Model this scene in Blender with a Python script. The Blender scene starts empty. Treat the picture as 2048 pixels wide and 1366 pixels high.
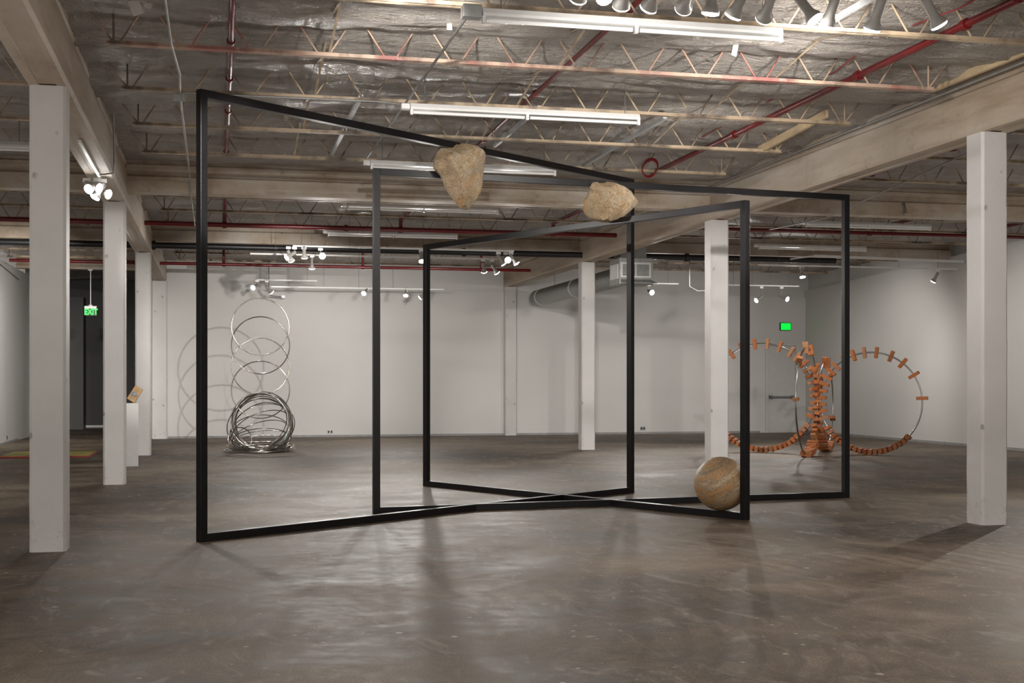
import bpy, math, random
from mathutils import Vector, Matrix, noise as mnoise

random.seed(7)
scene = bpy.context.scene
COL = scene.collection
PI = math.pi

# --------------------------------------------------------------------------- camera
EYE = 1.466
YAW = math.atan(591 / 2560)
cam_data = bpy.data.cameras.new('camera')
cam_data.lens = 45.0
cam_data.sensor_width = 36.0
cam_data.shift_y = 79 / 2048
cam_data.clip_end = 200
cam = bpy.data.objects.new('camera', cam_data)
COL.objects.link(cam)
cam.location = (0, 0, EYE)
cam.rotation_euler = (PI / 2, 0, -YAW)
scene.camera = cam
SIDE = Vector((math.cos(YAW), -math.sin(YAW), 0))      # the room seen square-on from the doorway
FWD = Vector((math.sin(YAW), math.cos(YAW), 0))

# --------------------------------------------------------------------------- mesh builder
class MB:
    def __init__(s):
        s.v, s.f, s.sm = [], [], []

    def add(s, vs, fs, smooth=False):
        n = len(s.v)
        s.v += [tuple(v) for v in vs]
        s.f += [tuple(i + n for i in f) for f in fs]
        s.sm += [smooth] * len(fs)
        return s

    def box(s, x0, x1, y0, y1, z0, z1):
        vs = [(x0, y0, z0), (x1, y0, z0), (x1, y1, z0), (x0, y1, z0), (x0, y0, z1), (x1, y0, z1), (x1, y1, z1), (x0, y1, z1)]
        return s.add(vs, [(0, 3, 2, 1), (4, 5, 6, 7), (0, 1, 5, 4), (1, 2, 6, 5), (2, 3, 7, 6), (3, 0, 4, 7)])

    def bar(s, p, q, w, h, up=(0, 0, 1)):
        p, q = Vector(p), Vector(q)
        d = (q - p).normalized()
        a = d.cross(Vector(up))
        if a.length < 1e-4:
            a = d.cross(Vector((0, 1, 0)))
        a.normalize()
        b = a.cross(d).normalized()
        vs = []
        for c in (p, q):
            for i, j in ((-1, -1), (1, -1), (1, 1), (-1, 1)):
                vs.append(c + a * (i * w / 2) + b * (j * h / 2))
        return s.add(vs, [(0, 1, 2, 3), (7, 6, 5, 4), (0, 4, 5, 1), (1, 5, 6, 2), (2, 6, 7, 3), (3, 7, 4, 0)])

    def tube(s, path, r, n=8, closed=False):
        path = [Vector(p) for p in path]
        m = len(path)
        vs, fs = [], []
        prev = None
        for i, p in enumerate(path):
            if closed:
                t = (path[(i + 1) % m] - path[i - 1]).normalized()
            else:
                t = (path[min(i + 1, m - 1)] - path[max(i - 1, 0)]).normalized()
            if prev is None:
                a = t.cross(Vector((0, 0, 1)))
                if a.length < 1e-3:
                    a = t.cross(Vector((0, 1, 0)))
            else:
                a = prev - t * prev.dot(t)
            a.normalize()
            prev = a
            b = t.cross(a)
            for k in range(n):
                an = 2 * PI * k / n
                vs.append(p + a * (r * math.cos(an)) + b * (r * math.sin(an)))
        segs = m if closed else m - 1
        for i in range(segs):
            j = (i + 1) % m
            for k in range(n):
                l = (k + 1) % n
                fs.append((i * n + k, j * n + k, j * n + l, i * n + l))
        s.add(vs, fs, True)
        if not closed:
            s.add(vs[:n], [tuple(range(n))])
            s.add(vs[-n:], [tuple(reversed(range(n)))])
        return s

    def lathe(s, prof, n=24, M=None, caps=True):
        vs, fs = [], []
        for r, z in prof:
            for k in range(n):
                a = 2 * PI * k / n
                vs.append(Vector((r * math.cos(a), r * math.sin(a), z)))
        for i in range(len(prof) - 1):
            for k in range(n):
                l = (k + 1) % n
                fs.append((i * n + k, i * n + l, (i + 1) * n + l, (i + 1) * n + k))
        if M is not None:
            vs = [M @ v for v in vs]
        s.add(vs, fs, True)
        if caps:
            s.add(vs[:n], [tuple(reversed(range(n)))])
            s.add(vs[-n:], [tuple(range(n))])
        return s

    def build(s, name, mat, parent=None, bevel=0.0):
        me = bpy.data.meshes.new(name)
        me.from_pydata(s.v, [], s.f)
        me.polygons.foreach_set('use_smooth', s.sm)
        me.materials.append(mat)
        me.update()
        o = bpy.data.objects.new(name, me)
        COL.objects.link(o)
        if parent is not None:
            o.parent = parent
        if bevel:
            b = o.modifiers.new('bevel', 'BEVEL')
            b.width = bevel
            b.segments = 2
            b.limit_method = 'ANGLE'
        return o


def empty(name, loc=(0, 0, 0)):
    o = bpy.data.objects.new(name, None)
    o.empty_display_size = 0.1
    COL.objects.link(o)
    o.location = loc
    return o


def tag(o, label=None, cat=None, group=None, kind=None):
    if label: o['label'] = label
    if cat: o['category'] = cat
    if group: o['group'] = group
    if kind: o['kind'] = kind
    return o


def local(part, root):
    """a part drawn in room coordinates, handed to its thing whose base stands elsewhere"""
    part.data.transform(Matrix.Translation(-Vector(root.location)))
    part.parent = root
    return part


def copy_part(o, parent):
    c = o.copy()
    COL.objects.link(c)
    c.parent = parent
    return c

# --------------------------------------------------------------------------- materials
class NT:
    def __init__(s, name):
        s.m = bpy.data.materials.new(name)
        s.m.use_nodes = True
        s.t = s.m.node_tree
        s.b = s.t.nodes['Principled BSDF']
        s._co = None

    def n(s, typ, **kw):
        x = s.t.nodes.new(typ)
        for k, v in kw.items():
            setattr(x, k, v)
        return x

    def link(s, a, b):
        s.t.links.new(a, b)

    def co(s, scale=(1, 1, 1), rot=(0, 0, 0)):
        if s._co is None:
            s._co = s.n('ShaderNodeTexCoord').outputs['Object']
        mp = s.n('ShaderNodeMapping')
        mp.inputs['Scale'].default_value = scale
        mp.inputs['Rotation'].default_value = rot
        s.link(s._co, mp.inputs['Vector'])
        return mp.outputs['Vector']

    def noise(s, scale, detail=4, rough=.55, vec=None, dist=0.0, stretch=(1, 1, 1)):
        x = s.n('ShaderNodeTexNoise')
        x.inputs['Scale'].default_value = scale
        x.inputs['Detail'].default_value = detail
        x.inputs['Roughness'].default_value = rough
        x.inputs['Distortion'].default_value = dist
        s.link(vec if vec is not None else s.co(stretch), x.inputs['Vector'])
        return x.outputs['Fac']

    def voro(s, scale, vec=None, feature='F1', out='Distance', rand=1.0):
        x = s.n('ShaderNodeTexVoronoi', feature=feature)
        x.inputs['Scale'].default_value = scale
        x.inputs['Randomness'].default_value = rand
        s.link(vec if vec is not None else s.co(), x.inputs['Vector'])
        return x.outputs[out]

    def ramp(s, fac, stops):
        x = s.n('ShaderNodeValToRGB')
        e = x.color_ramp.elements
        while len(e) < len(stops):
            e.new(0.5)
        for i, (p, c) in enumerate(stops):
            e[i].position = p
            e[i].color = (c, c, c, 1) if isinstance(c, (int, float)) else (*c, 1)
        s.link(fac, x.inputs['Fac'])
        return x.outputs['Color']

    def mix(s, fac, a, b, mode='MIX'):
        x = s.n('ShaderNodeMix', data_type='RGBA', blend_type=mode)
        for sock, v in ((x.inputs[0], fac), (x.inputs[6], a), (x.inputs[7], b)):
            if isinstance(v, (int, float)):
                sock.default_value = v
            elif isinstance(v, tuple):
                sock.default_value = (*v, 1)
            else:
                s.link(v, sock)
        return x.outputs[2]

    def math(s, op, a, b=0.0, c=None):
        x = s.n('ShaderNodeMath', operation=op)
        for i, v in enumerate((a, b) if c is None else (a, b, c)):
            if isinstance(v, (int, float)):
                x.inputs[i].default_value = v
            else:
                s.link(v, x.inputs[i])
        return x.outputs[0]

    def bump(s, h, strength=.3, dist=.01):
        x = s.n('ShaderNodeBump')
        x.inputs['Strength'].default_value = strength
        x.inputs['Distance'].default_value = dist
        s.link(h, x.inputs['Height'])
        s.link(x.outputs['Normal'], s.b.inputs['Normal'])

    def out(s, color=None, rough=None, metal=None, spec=None):
        for nm, v in (('Base Color', color), ('Roughness', rough), ('Metallic', metal), ('Specular IOR Level', spec)):
            if v is None: continue
            i = s.b.inputs[nm]
            if isinstance(v, tuple): i.default_value = (*v, 1)
            elif isinstance(v, (int, float)): i.default_value = v
            else: s.link(v, i)
        return s.m


def plain(name, color, rough=.5, metal=0.0, var=.12, scale=9.0, bump=0.0):
    t = NT(name)
    n = t.noise(scale, 3)
    dark = tuple(c * (1 - var) for c in color)
    light = tuple(min(1, c * (1 + var)) for c in color)
    if bump:
        t.bump(t.noise(scale * 6, 4), bump, .004)
    return t.out(t.ramp(n, [(.3, dark), (.7, light)]), rough, metal)


def m_floor():
    t = NT('worn_concrete_floor')
    big = t.noise(.32, 5, .6, dist=.6)
    mid = t.noise(1.3, 6, .65, stretch=(.75, 1.0, 1), dist=.4)
    fine = t.noise(9, 6, .7)
    grit = t.noise(70, 3, .7)
    a = t.math('MULTIPLY_ADD', big, .5, t.math('MULTIPLY', mid, .5))
    col = t.ramp(a, [(.40, (.030, .020, .012)), (.47, (.078, .055, .035)), (.53, (.138, .102, .070)), (.62, (.26, .205, .155))])
    col = t.mix(t.ramp(fine, [(.42, 0.0), (.66, .65)]), col, (.20, .160, .122), 'MIX')
    col = t.mix(.75, col, t.ramp(grit, [(.35, .45), (.65, 1.5)]), 'MULTIPLY')
    # grey scuffed patches
    sc = t.noise(2.6, 8, .75, dist=1.2, stretch=(1.3, .6, 1))
    col = t.mix(t.ramp(sc, [(.53, 0.0), (.66, .6)]), col, (.29, .25, .215))
    # dried paint flecks
    v = t.voro(3.2)
    fl = t.ramp(v, [(.05, 1.0), (.085, 0.0)])
    fl = t.mix(1.0, fl, t.ramp(t.noise(.8, 3), [(.47, 0.0), (.55, 1.0)]), 'MULTIPLY')
    v2 = t.voro(7.0)
    fl2 = t.mix(1.0, t.ramp(v2, [(.07, .85), (.12, 0.0)]), t.ramp(t.noise(1.1, 3), [(.47, 0.0), (.57, 1.0)]), 'MULTIPLY')
    col = t.mix(fl, col, (.50, .45, .38))
    col = t.mix(fl2, col, (.46, .41, .35))
    # sawn joints filled with pale dust
    sp = t.n('ShaderNodeSeparateXYZ')
    t.link(t.co(), sp.inputs[0])
    wob = t.math('MULTIPLY', t.math('SUBTRACT', t.noise(.9, 4), .5), .07)
    brk = t.ramp(t.noise(3.5, 5, .7), [(.42, 0.0), (.58, .6)])
    for ax, pos, hw, k in ((0, 3.58, .006, .6), (0, 2.31, .005, .35), (0, -2.27, .007, .7), (1, 19.1, .02, .8), (1, 11.62, .008, .5), (0, 7.6, .006, .4), (1, 26.4, .012, .6)):
        d = t.math('ABSOLUTE', t.math('ADD', t.math('SUBTRACT', sp.outputs[ax], pos), wob))
        lm = t.math('MULTIPLY', t.math('LESS_THAN', d, hw), k)
        col = t.mix(t.mix(1.0, brk, lm, 'MULTIPLY'), col, (.36, .33, .29))
    # old wheel scuffs
    w = t.n('ShaderNodeTexWave', wave_type='RINGS', rings_direction='Z')
    w.inputs['Scale'].default_value = 1.6
    w.inputs['Distortion'].default_value = 3.0
    w.inputs['Detail'].default_value = 3
    mp = t.n('ShaderNodeMapping')
    mp.inputs['Location'].default_value = (1.2, -8.2, 0)
    t.link(t._co, mp.inputs['Vector'])
    t.link(mp.outputs['Vector'], w.inputs['Vector'])
    wm = t.mix(1.0, t.ramp(w.outputs['Fac'], [(.6, 0.0), (.9, .35)]), t.ramp(t.noise(.5, 3), [(.5, 0.0), (.62, 1.0)]), 'MULTIPLY')
    col = t.mix(wm, col, (.04, .032, .026))
    ro = t.ramp(t.math('MULTIPLY_ADD', mid, .6, t.math('MULTIPLY', fine, .4)), [(.35, .42), (.65, .68)])
    t.bump(t.math('MULTIPLY_ADD', fine, .7, t.math('MULTIPLY', grit, .3)), .22, .006)
    return t.out(col, ro, spec=.26)


def m_sheet():
    t = NT('vinyl_insulation_sheet')
    n = t.noise(.8, 4)
    col = t.ramp(n, [(.3, (.56, .50, .445)), (.7, (.70, .64, .58))])
    w1 = t.noise(2.2, 6, .62, stretch=(.45, 1.5, 1), dist=1.6)
    w2 = t.noise(5.0, 5, .65, stretch=(.5, 1.7, 1), dist=2.6)
    w3 = t.noise(3.2, 6, .6, stretch=(1.3, .7, 1), dist=2.0)
    ridge = t.math('POWER', t.math('ABSOLUTE', t.math('SUBTRACT', w1, .5)), .6)
    ridge2 = t.math('POWER', t.math('ABSOLUTE', t.math('SUBTRACT', w2, .5)), .6)
    ridge3 = t.math('POWER', t.math('ABSOLUTE', t.math('SUBTRACT', w3, .5)), .6)
    h = t.math('MULTIPLY_ADD', ridge, 1.1, t.math('MULTIPLY_ADD', ridge2, .45, t.math('MULTIPLY', ridge3, .5)))
    t.bump(h, 1.0, .19)
    return t.out(col, t.ramp(w2, [(.3, .24), (.7, .42)]), spec=.55)


def m_column():
    t = NT('white_painted_concrete')
    col = t.ramp(t.noise(1.6, 4), [(.3, (.60, .585, .57)), (.7, (.68, .665, .65))])
    pit = t.ramp(t.voro(3.4, t.co((1, 1, .8))), [(.06, 1.0), (.10, 0.0)])
    pit = t.mix(1.0, pit, t.ramp(t.noise(2.3, 2), [(.42, 0.0), (.50, 1.0)]), 'MULTIPLY')
    sp = t.n('ShaderNodeSeparateXYZ')
    t.link(t.co(), sp.inputs[0])
    low = t.ramp(sp.outputs[2], [(.05, 1.0), (.42, 0.0)])
    chip = t.ramp(t.noise(14, 5, .7), [(.58, 0.0), (.66, 1.0)])
    chip = t.mix(1.0, chip, low, 'MULTIPLY')
    col = t.mix(t.math('MULTIPLY', pit, .7), col, (.25, .235, .22))
    col = t.mix(t.math('MULTIPLY', chip, .6), col, (.30, .265, .235))
    hgt = t.math('SUBTRACT', t.math('MULTIPLY', t.noise(7, 6, .7), .8), t.math('MULTIPLY_ADD', chip, .8, pit))
    t.bump(hgt, .45, .012)
    return t.out(col, .5)


def m_beam():
    t = NT('aged_painted_beam')
    st = t.noise(1.1, 6, .65, stretch=(1, .22, 1.6))
    col = t.ramp(st, [(.34, (.34, .255, .18)), (.47, (.47, .385, .30)), (.58, (.54, .475, .405)), (.72, (.60, .565, .525))])
    gr = t.noise(5, 8, .75)
    col = t.mix(t.ramp(gr, [(.56, 0.0), (.74, .55)]), col, (.20, .155, .115))
    drip = t.noise(2.2, 5, .7, stretch=(2.4, 2.4, .18))
    col = t.mix(t.ramp(drip, [(.6, 0.0), (.8, .38)]), col, (.26, .21, .165))
    ch = t.ramp(t.voro(2.1), [(.03, 1.0), (.06, 0.0)])
    col = t.mix(t.math('MULTIPLY', ch, .8), col, (.09, .07, .055))
    t.bump(t.noise(9, 6, .7), .3, .012)
    return t.out(col, .62)


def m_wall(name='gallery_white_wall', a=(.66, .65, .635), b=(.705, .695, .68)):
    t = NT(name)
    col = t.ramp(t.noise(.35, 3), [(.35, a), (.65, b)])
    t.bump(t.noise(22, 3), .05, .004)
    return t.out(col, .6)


def m_joist(name, base, red=False):
    t = NT(name)
    n = t.noise(1.1, 5, .62, vec=t.co((1, .9, .1)))
    col = t.ramp(n, [(.40, (.05, .034, .025)), (.46, tuple(c * .5 for c in base)), (.52, base)])
    if red:
        r = t.noise(.8, 5, .65, stretch=(1, .1, .3))
        col = t.mix(t.ramp(r, [(.47, 0.0), (.57, .65)]), col, (.40, .12, .11))
        col = t.mix(t.ramp(t.noise(8, 5, .7), [(.55, 0.0), (.62, .7)]), col, (.5, .36, .30))
    g = t.noise(14, 5, .7)
    col = t.mix(t.ramp(g, [(.56, 0.0), (.74, .6)]), col, (.10, .06, .04))
    return t.out(col, .55)


def m_red(name='red_painted_pipe', c=(.165, .009, .011)):
    t = NT(name)
    col = t.ramp(t.noise(2.4, 4), [(.3, tuple(x * .6 for x in c)), (.7, c)])
    fl = t.ramp(t.noise(9, 6, .75), [(.70, 0.0), (.76, .6)])
    col = t.mix(fl, col, (.5, .36, .34))
    return t.out(col, .3)


def m_stone(name, banded=False):
    t = NT(name)
    n = t.noise(4.2, 7, .66, dist=.8)
    if banded:
        bn = t.noise(2.2, 5, .55, vec=t.co((.55, .55, 4.2), (.25, .75, .2)), dist=.5)
        col = t.ramp(bn, [(.34, (.22, .155, .095)), (.43, (.38, .255, .14)), (.49, (.52, .27, .09)), (.54, (.36, .265, .175)), (.60, (.60, .44, .26)), (.68, (.40, .24, .11))])
        sp = t.noise(46, 3, .8)
        col = t.mix(t.ramp(sp, [(.54, 0.0), (.62, .75)]), col, (.16, .13, .10))
        col = t.mix(t.ramp(t.noise(60, 2, .8), [(.58, 0.0), (.66, .5)]), col, (.62, .53, .42))
        t.bump(t.noise(40, 4, .7), .15, .005)
        return t.out(col, .5)
    col = t.ramp(n, [(.30, (.28, .20, .115)), (.42, (.44, .30, .165)), (.52, (.54, .40, .25)), (.64, (.47, .37, .265)), (.78, (.60, .50, .36))])
    sp = t.noise(55, 3, .75)
    col = t.mix(t.ramp(sp, [(.50, 0.0), (.60, .7)]), col, (.19, .15, .10))
    gp = t.noise(2.6, 6, .62, dist=1.4, vec=t.co((1, 1, .7), (0, .5, 0)))
    col = t.mix(t.ramp(gp, [(.52, 0.0), (.59, .5)]), col, (.34, .30, .21))
    col = t.mix(t.ramp(gp, [(.36, .6), (.44, 0.0)]), col, (.66, .57, .45))
    og = t.noise(2.3, 5, .6, dist=1.0)
    col = t.mix(t.ramp(og, [(.52, 0.0), (.64, .6)]), col, (.50, .27, .10))
    t.bump(t.math('MULTIPLY_ADD', t.noise(5.5, 9, .68, dist=.7), 1.6, t.math('MULTIPLY', sp, .2)), 1.0, .06)
    return t.out(col, .68)


def m_brick():
    t = NT('orange_fired_brick')
    oi = t.n('ShaderNodeObjectInfo')
    rc = t.ramp(oi.outputs['Random'], [(0.0, (.33, .098, .028)), (.35, (.46, .15, .045)), (.7, (.40, .155, .06)), (1.0, (.42, .21, .11))])
    n = t.noise(22, 5, .7)
    col = t.mix(.6, rc, t.ramp(n, [(.3, .6), (.7, 1.35)]), 'MULTIPLY')
    col = t.mix(t.ramp(t.noise(45, 4, .7), [(.62, 0.0), (.72, .5)]), col, (.16, .07, .03))
    t.bump(n, .35, .006)
    return t.out(col, .8)


def m_emit(name, color, strength):
    t = NT(name)
    t.b.inputs['Base Color'].default_value = (*color, 1)
    n = t.noise(12, 2)
    t.b.inputs['Emission Color'].default_value = (*color, 1)
    t.link(t.math('MULTIPLY_ADD', n, strength * .2, strength * .9), t.b.inputs['Emission Strength'])
    return t.m


def m_duct():
    t = NT('spiral_galvanised_duct')
    w = t.n('ShaderNodeTexWave', wave_type='BANDS', bands_direction='Y')
    w.inputs['Scale'].default_value = 2.6
    t.link(t.co((1, 1, .15)), w.inputs['Vector'])
    col = t.ramp(w.outputs['Fac'], [(.0, (.22, .225, .22)), (.8, (.36, .365, .36)), (1.0, (.48, .485, .48))])
    t.bump(w.outputs['Fac'], .4, .01)
    return t.out(col, .42, .75)


def m_steelframe():
    t = NT('black_powder_coated_steel')
    n = t.noise(3, 3)
    col = t.ramp(n, [(.3, (.0055, .005, .0058)), (.7, (.0095, .0088, .010))])
    return t.out(col, .34, 0.0, .33)


M = dict(
    floor=m_floor(), sheet=m_sheet(), column=m_column(), beam=m_beam(), wall=m_wall(),
    dwall=m_wall('wall_with_unlit_shade', (.030, .027, .024), (.040, .036, .033)), gwall=m_wall('wall_with_paler_unlit_shade', (.06, .057, .055), (.08, .076, .074)),  # the unlit room's darkness is put into these two wall colours
    wall2=m_wall('grey_upper_blockwork', (.52, .50, .48), (.58, .56, .54)),
    base=plain('grey_baseboard_gap', (.33, .325, .32), .6),
    joist=m_joist('flaking_cream_joist_paint', (.50, .385, .265)),
    bridge=plain('cream_bridging_paint', (.46, .36, .25), .55, 0, .35, 6),
    joist_red=m_joist('red_oversprayed_joist_paint', (.55, .40, .30), True),
    red=m_red(), red_thin=m_red('faded_red_cord', (.30, .05, .05)), blackpipe=plain('black_iron_pipe', (.014, .014, .016), .4),
    conduit=plain('galvanised_conduit', (.34, .335, .325), .45, .6), strut=plain('galvanised_strut', (.50, .51, .52), .45, .5),
    galv=plain('galvanised_sheet_metal', (.40, .405, .40), .45, .65), duct=m_duct(),
    white=plain('white_enamel', (.74, .74, .73), .35, 0, .03), tube=plain('frosted_tube_glass', (.82, .82, .81), .25, 0, .02),
    head=plain('off_white_lamp_housing', (.30, .285, .265), .4, 0, .05), lamp=m_emit('lit_lamp_face', (1, .97, .93), 42.0),
    lampdim=m_emit('lit_lamp_rim', (1, .97, .93), 9.0),
    steel=m_steelframe(), chrome=plain('polished_stainless', (.40, .38, .355), .15, 1.0, .05), hoop=plain('bent_steel_tube', (.42, .41, .39), .28, 1.0, .05),
    stone=m_stone('rough_tan_stone'), ball=m_stone('banded_tan_stone', True), brick=m_brick(),
    green=m_emit('green_sign_glow', (.0, .80, .045), 1.25), dgreen=m_emit('dark_green_sign_face', (.0, .06, .01), .35), letter=m_emit('lit_green_letters', (.03, .95, .10), 1.6),
    wood=plain('unpainted_timber', (.55, .42, .26), .7, 0, .15, 5), paper=plain('torn_white_facing', (.72, .71, .68), .6),
    block=plain('tan_stone_block', (.50, .32, .15), .6, 0, .25, 14, .2), inlay=plain('grey_stone_inlay', (.30, .31, .33), .5, 0, .4, 30),
    dark=plain('dark_slot', (.02, .02, .02), .6), yellow=plain('yellow_tag_plastic', (.62, .50, .04), .5),
    matyellow=plain('yellow_printed_top', (.34, .29, .07), .6, 0, .5, 3), matred=plain('red_painted_edge', (.33, .03, .025), .5),
    door=plain('white_door_paint', (.63, .625, .61), .5, 0, .03), bar=plain('brushed_door_bar', (.22, .22, .225), .4, .6),
    wire=plain('thin_steel_wire', (.16, .155, .15), .5, .4),
)

# --------------------------------------------------------------------------- the setting
ROWS = (11.73, 19.03, 26.33)
XL, XR = -1.41, 7.72

f = MB().box(-10.5, 18.0, -6, 41.6, -.12, 0).build('floor', M['floor'])
tag(f, 'worn mottled brown concrete floor of the gallery hall', 'floor', kind='structure')

SEAMS = [4.4, 6.16, 7.92, 9.70, 11.46, 13.20, 15.0, 16.8, 18.86, 19.2, 20.7, 22.4, 24.2, 26.16, 26.5, 28.0, 29.8, 31.6, 33.6, 36.0, 38.5, 41.5]


def ceil_z(x, y):
    for a, b in zip(SEAMS, SEAMS[1:]):
        if a <= y <= b:
            u = (y - a) / (b - a)
            span = min(1.0, (b - a) / 1.7)
            break
    else:
        u, span = 0, 0
    sag = math.sin(PI * u) ** .7 if 0 < u < 1 else 0
    k = a * 7.31
    amp = .055 + .06 * mnoise.noise(Vector((x * .45, k, 0)))
    skew = .5 + .3 * mnoise.noise(Vector((x * .6, k, 4.0)))
    bump = .035 * mnoise.noise(Vector((x * 1.1, y * 1.7, 2.0))) + .018 * mnoise.noise(Vector((x * 2.6, y * 4.2, 5.0)))
    fold = .026 * (1 - abs(mnoise.noise(Vector((x * .9 + .35 * y, y * 2.4 + k, 9.0)))) * 2)
    r1 = 1 - 2 * abs(mnoise.noise(Vector((x * .75 + .5 * mnoise.noise(Vector((x, y, k))), y * 3.1 + k, 1.5))))
    r2 = 1 - 2 * abs(mnoise.noise(Vector((x * 1.7, y * 5.5 + .8 * mnoise.noise(Vector((x * 1.3, y, 7.0))), k))))
    fold += .030 * max(0, r1) ** 3 + .016 * max(0, r2) ** 3
    pk = (1 - sag) * .02 * math.sin(x * 2 * PI / .58)
    s2 = sag ** (1.0 + skew * .4)
    return 4.615 - span * (amp * s2 + (bump + fold) * (.25 + .75 * sag)) + pk * .5


xs = [-10.5 + i * .11 for i in range(int(27.2 / .11) + 1)]
ys = []
for a, b in zip(SEAMS, SEAMS[1:]):
    n = max(2, int((b - a) / (.062 if b < 27 else .12)))
    ys += [a + (b - a) * i / n for i in range(n)]
ys.append(SEAMS[-1])
c = MB()
vs = [(x, y, ceil_z(x, y)) for y in ys for x in xs]
W = len(xs)
fs = [(j * W + i, (j + 1) * W + i, (j + 1) * W + i + 1, j * W + i + 1) for j in range(len(ys) - 1) for i in range(W - 1)]
c.add(vs, fs, True)
co = c.build('ceiling', M['sheet'])
sol = co.modifiers.new('thickness', 'SOLIDIFY')
sol.thickness = .05
sol.offset = -1
tag(co, 'wrinkled silvery vinyl insulation sheet sagging between the joists', 'ceiling', kind='structure')

w = MB().box(-1.6, 16.7, 33.75, 34.0, 0, 3.86).box(-1.6, 16.7, 33.83, 34.0, 3.86, 4.8)
tag(w.build('wall_back', M['wall']), 'white back wall behind the sculptures', 'wall', kind='structure')
# right wall: plasterboard face with a sloping top ledge, blockwork above
w = MB()
pts = [(23.0 - 13.0, 4.6), (23.6, 4.42), (33.9, 4.02)]
prof = [(-4.0, 0), (34.0, 0), (34.0, 4.02), (23.6, 4.42), (10.0, 4.5), (-4.0, 4.5)]
n = len(prof)
w.add([(16.4, y, z) for y, z in prof] + [(16.52, y, z) for y, z in prof],
      [tuple(range(n)), tuple(reversed(range(n, 2 * n)))] + [(i, i + n, (i + 1) % n + n, (i + 1) % n) for i in range(n)])
w.box(16.52, 16.7, -4, 34, 0, 4.8)
tag(w.build('wall_right', M['wall']), 'long white right-hand wall with a ledge near its top', 'wall', kind='structure')
w = MB().box(-5.0, -4.8, 12.0, 30.2, 0, 4.6).box(-5.0, -4.8, 30.2, 36.4, 0, 4.24)
tag(w.build('wall_left', M['wall']), 'white partition wall beyond the left row of columns', 'wall', kind='structure')
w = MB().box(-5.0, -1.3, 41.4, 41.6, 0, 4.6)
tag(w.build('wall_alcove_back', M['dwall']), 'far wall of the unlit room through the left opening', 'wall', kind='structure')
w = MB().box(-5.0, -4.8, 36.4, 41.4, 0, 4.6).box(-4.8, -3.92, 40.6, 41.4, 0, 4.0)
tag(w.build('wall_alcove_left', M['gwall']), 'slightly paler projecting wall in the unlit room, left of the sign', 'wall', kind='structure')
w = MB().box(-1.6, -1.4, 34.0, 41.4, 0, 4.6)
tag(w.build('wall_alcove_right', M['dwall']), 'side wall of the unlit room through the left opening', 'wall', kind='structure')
tag(MB().box(-1.2, 15.0, 33.735, 33.75, .0, .055).build('baseboard_back', M['base']), 'thin grey baseboard along the back wall', 'baseboard', kind='structure')
tag(MB().box(16.385, 16.4, 8, 33.7, .0, .06).build('baseboard_right', M['base']), 'thin grey baseboard along the right wall', 'baseboard', kind='structure')
tag(MB().box(-4.8, -4.785, 12, 33.7, .0, .05).build('baseboard_left', M['base']), 'thin grey baseboard along the left partition', 'baseboard', kind='structure')
tag(MB().box(-3.92, -1.6, 41.38, 41.4, .03, .10).build('baseboard_alcove', M['wall']), 'pale baseboard in the unlit room', 'baseboard', kind='structure')


def column(x, y, h, label, hw=.15, depth=None, name='concrete_column'):
    """cast column with softened, slightly chipped corners"""
    mb = MB()
    nz = 46
    vs, ring = [], 0
    hd = depth or hw
    for k in range(nz + 1):
        z = h * k / nz
        loop = []
        for cx, cy in ((-1, -1), (1, -1), (1, 1), (-1, 1)):
            rag = .006 + (.020 if z < .22 else .004) * max(0, mnoise.noise(Vector((x + cx * 3, y + cy * 5, z * (9 if z < .25 else 3.1)))))
            cc = .018 + rag
            order = ((1, 0), (0, 1)) if cx * cy < 0 else ((0, 1), (1, 0))
            a = Vector((cx * hw, cy * (hd - cc)))
            b = Vector((cx * (hw - cc), cy * hd))
            loop += [a, b] if cx * cy > 0 else [b, a]
        for i, p in enumerate(loop):
            j = .0025 * mnoise.noise(Vector((p.x * 9 + x, p.y * 9 + y, z * 4)))
            vs.append((p.x * (1 + j * 6), p.y * (1 + j * 6), z))
        ring = len(loop)
    fs = []
    for k in range(nz):
        for i in range(ring):
            j = (i + 1) % ring
            fs.append((k * ring + i, k * ring + j, (k + 1) * ring + j, (k + 1) * ring + i))
    mb.add(vs, fs)
    mb.add(vs[:ring], [tuple(reversed(range(ring)))])
    mb.add(vs[-ring:], [tuple(range(ring))])
    o = mb.build(name, M['column'])
    o.location = (x, y, 0)
    return tag(o, label, 'column', kind='structure')


column(XL, ROWS[0], 4.0, 'nearest white concrete column of the left row, in front of the frames')
column(XL, ROWS[1], 4.0, 'second white concrete column of the left row, hiding part of the plinth')
column(XL, ROWS[2], 4.0, 'third white concrete column of the left row, behind the plinth')
column(XR, ROWS[0], 4.0, 'nearest white concrete column of the right row, wide and chipped at its foot')
column(XR, ROWS[1], 4.0, 'white concrete column rising behind the stone ball')
column(XR, ROWS[2], 4.0, 'farthest white concrete column of the right row, in front of the duct')
column(XL, 33.68, 4.0, 'shallow white pilaster at the left end of the back wall', .19, .13, 'wall_pilaster_column')
column(XR, 33.68, 4.0, 'shallow white pilaster in the middle of the back wall', .16, .13, 'wall_pilaster_column')


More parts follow.
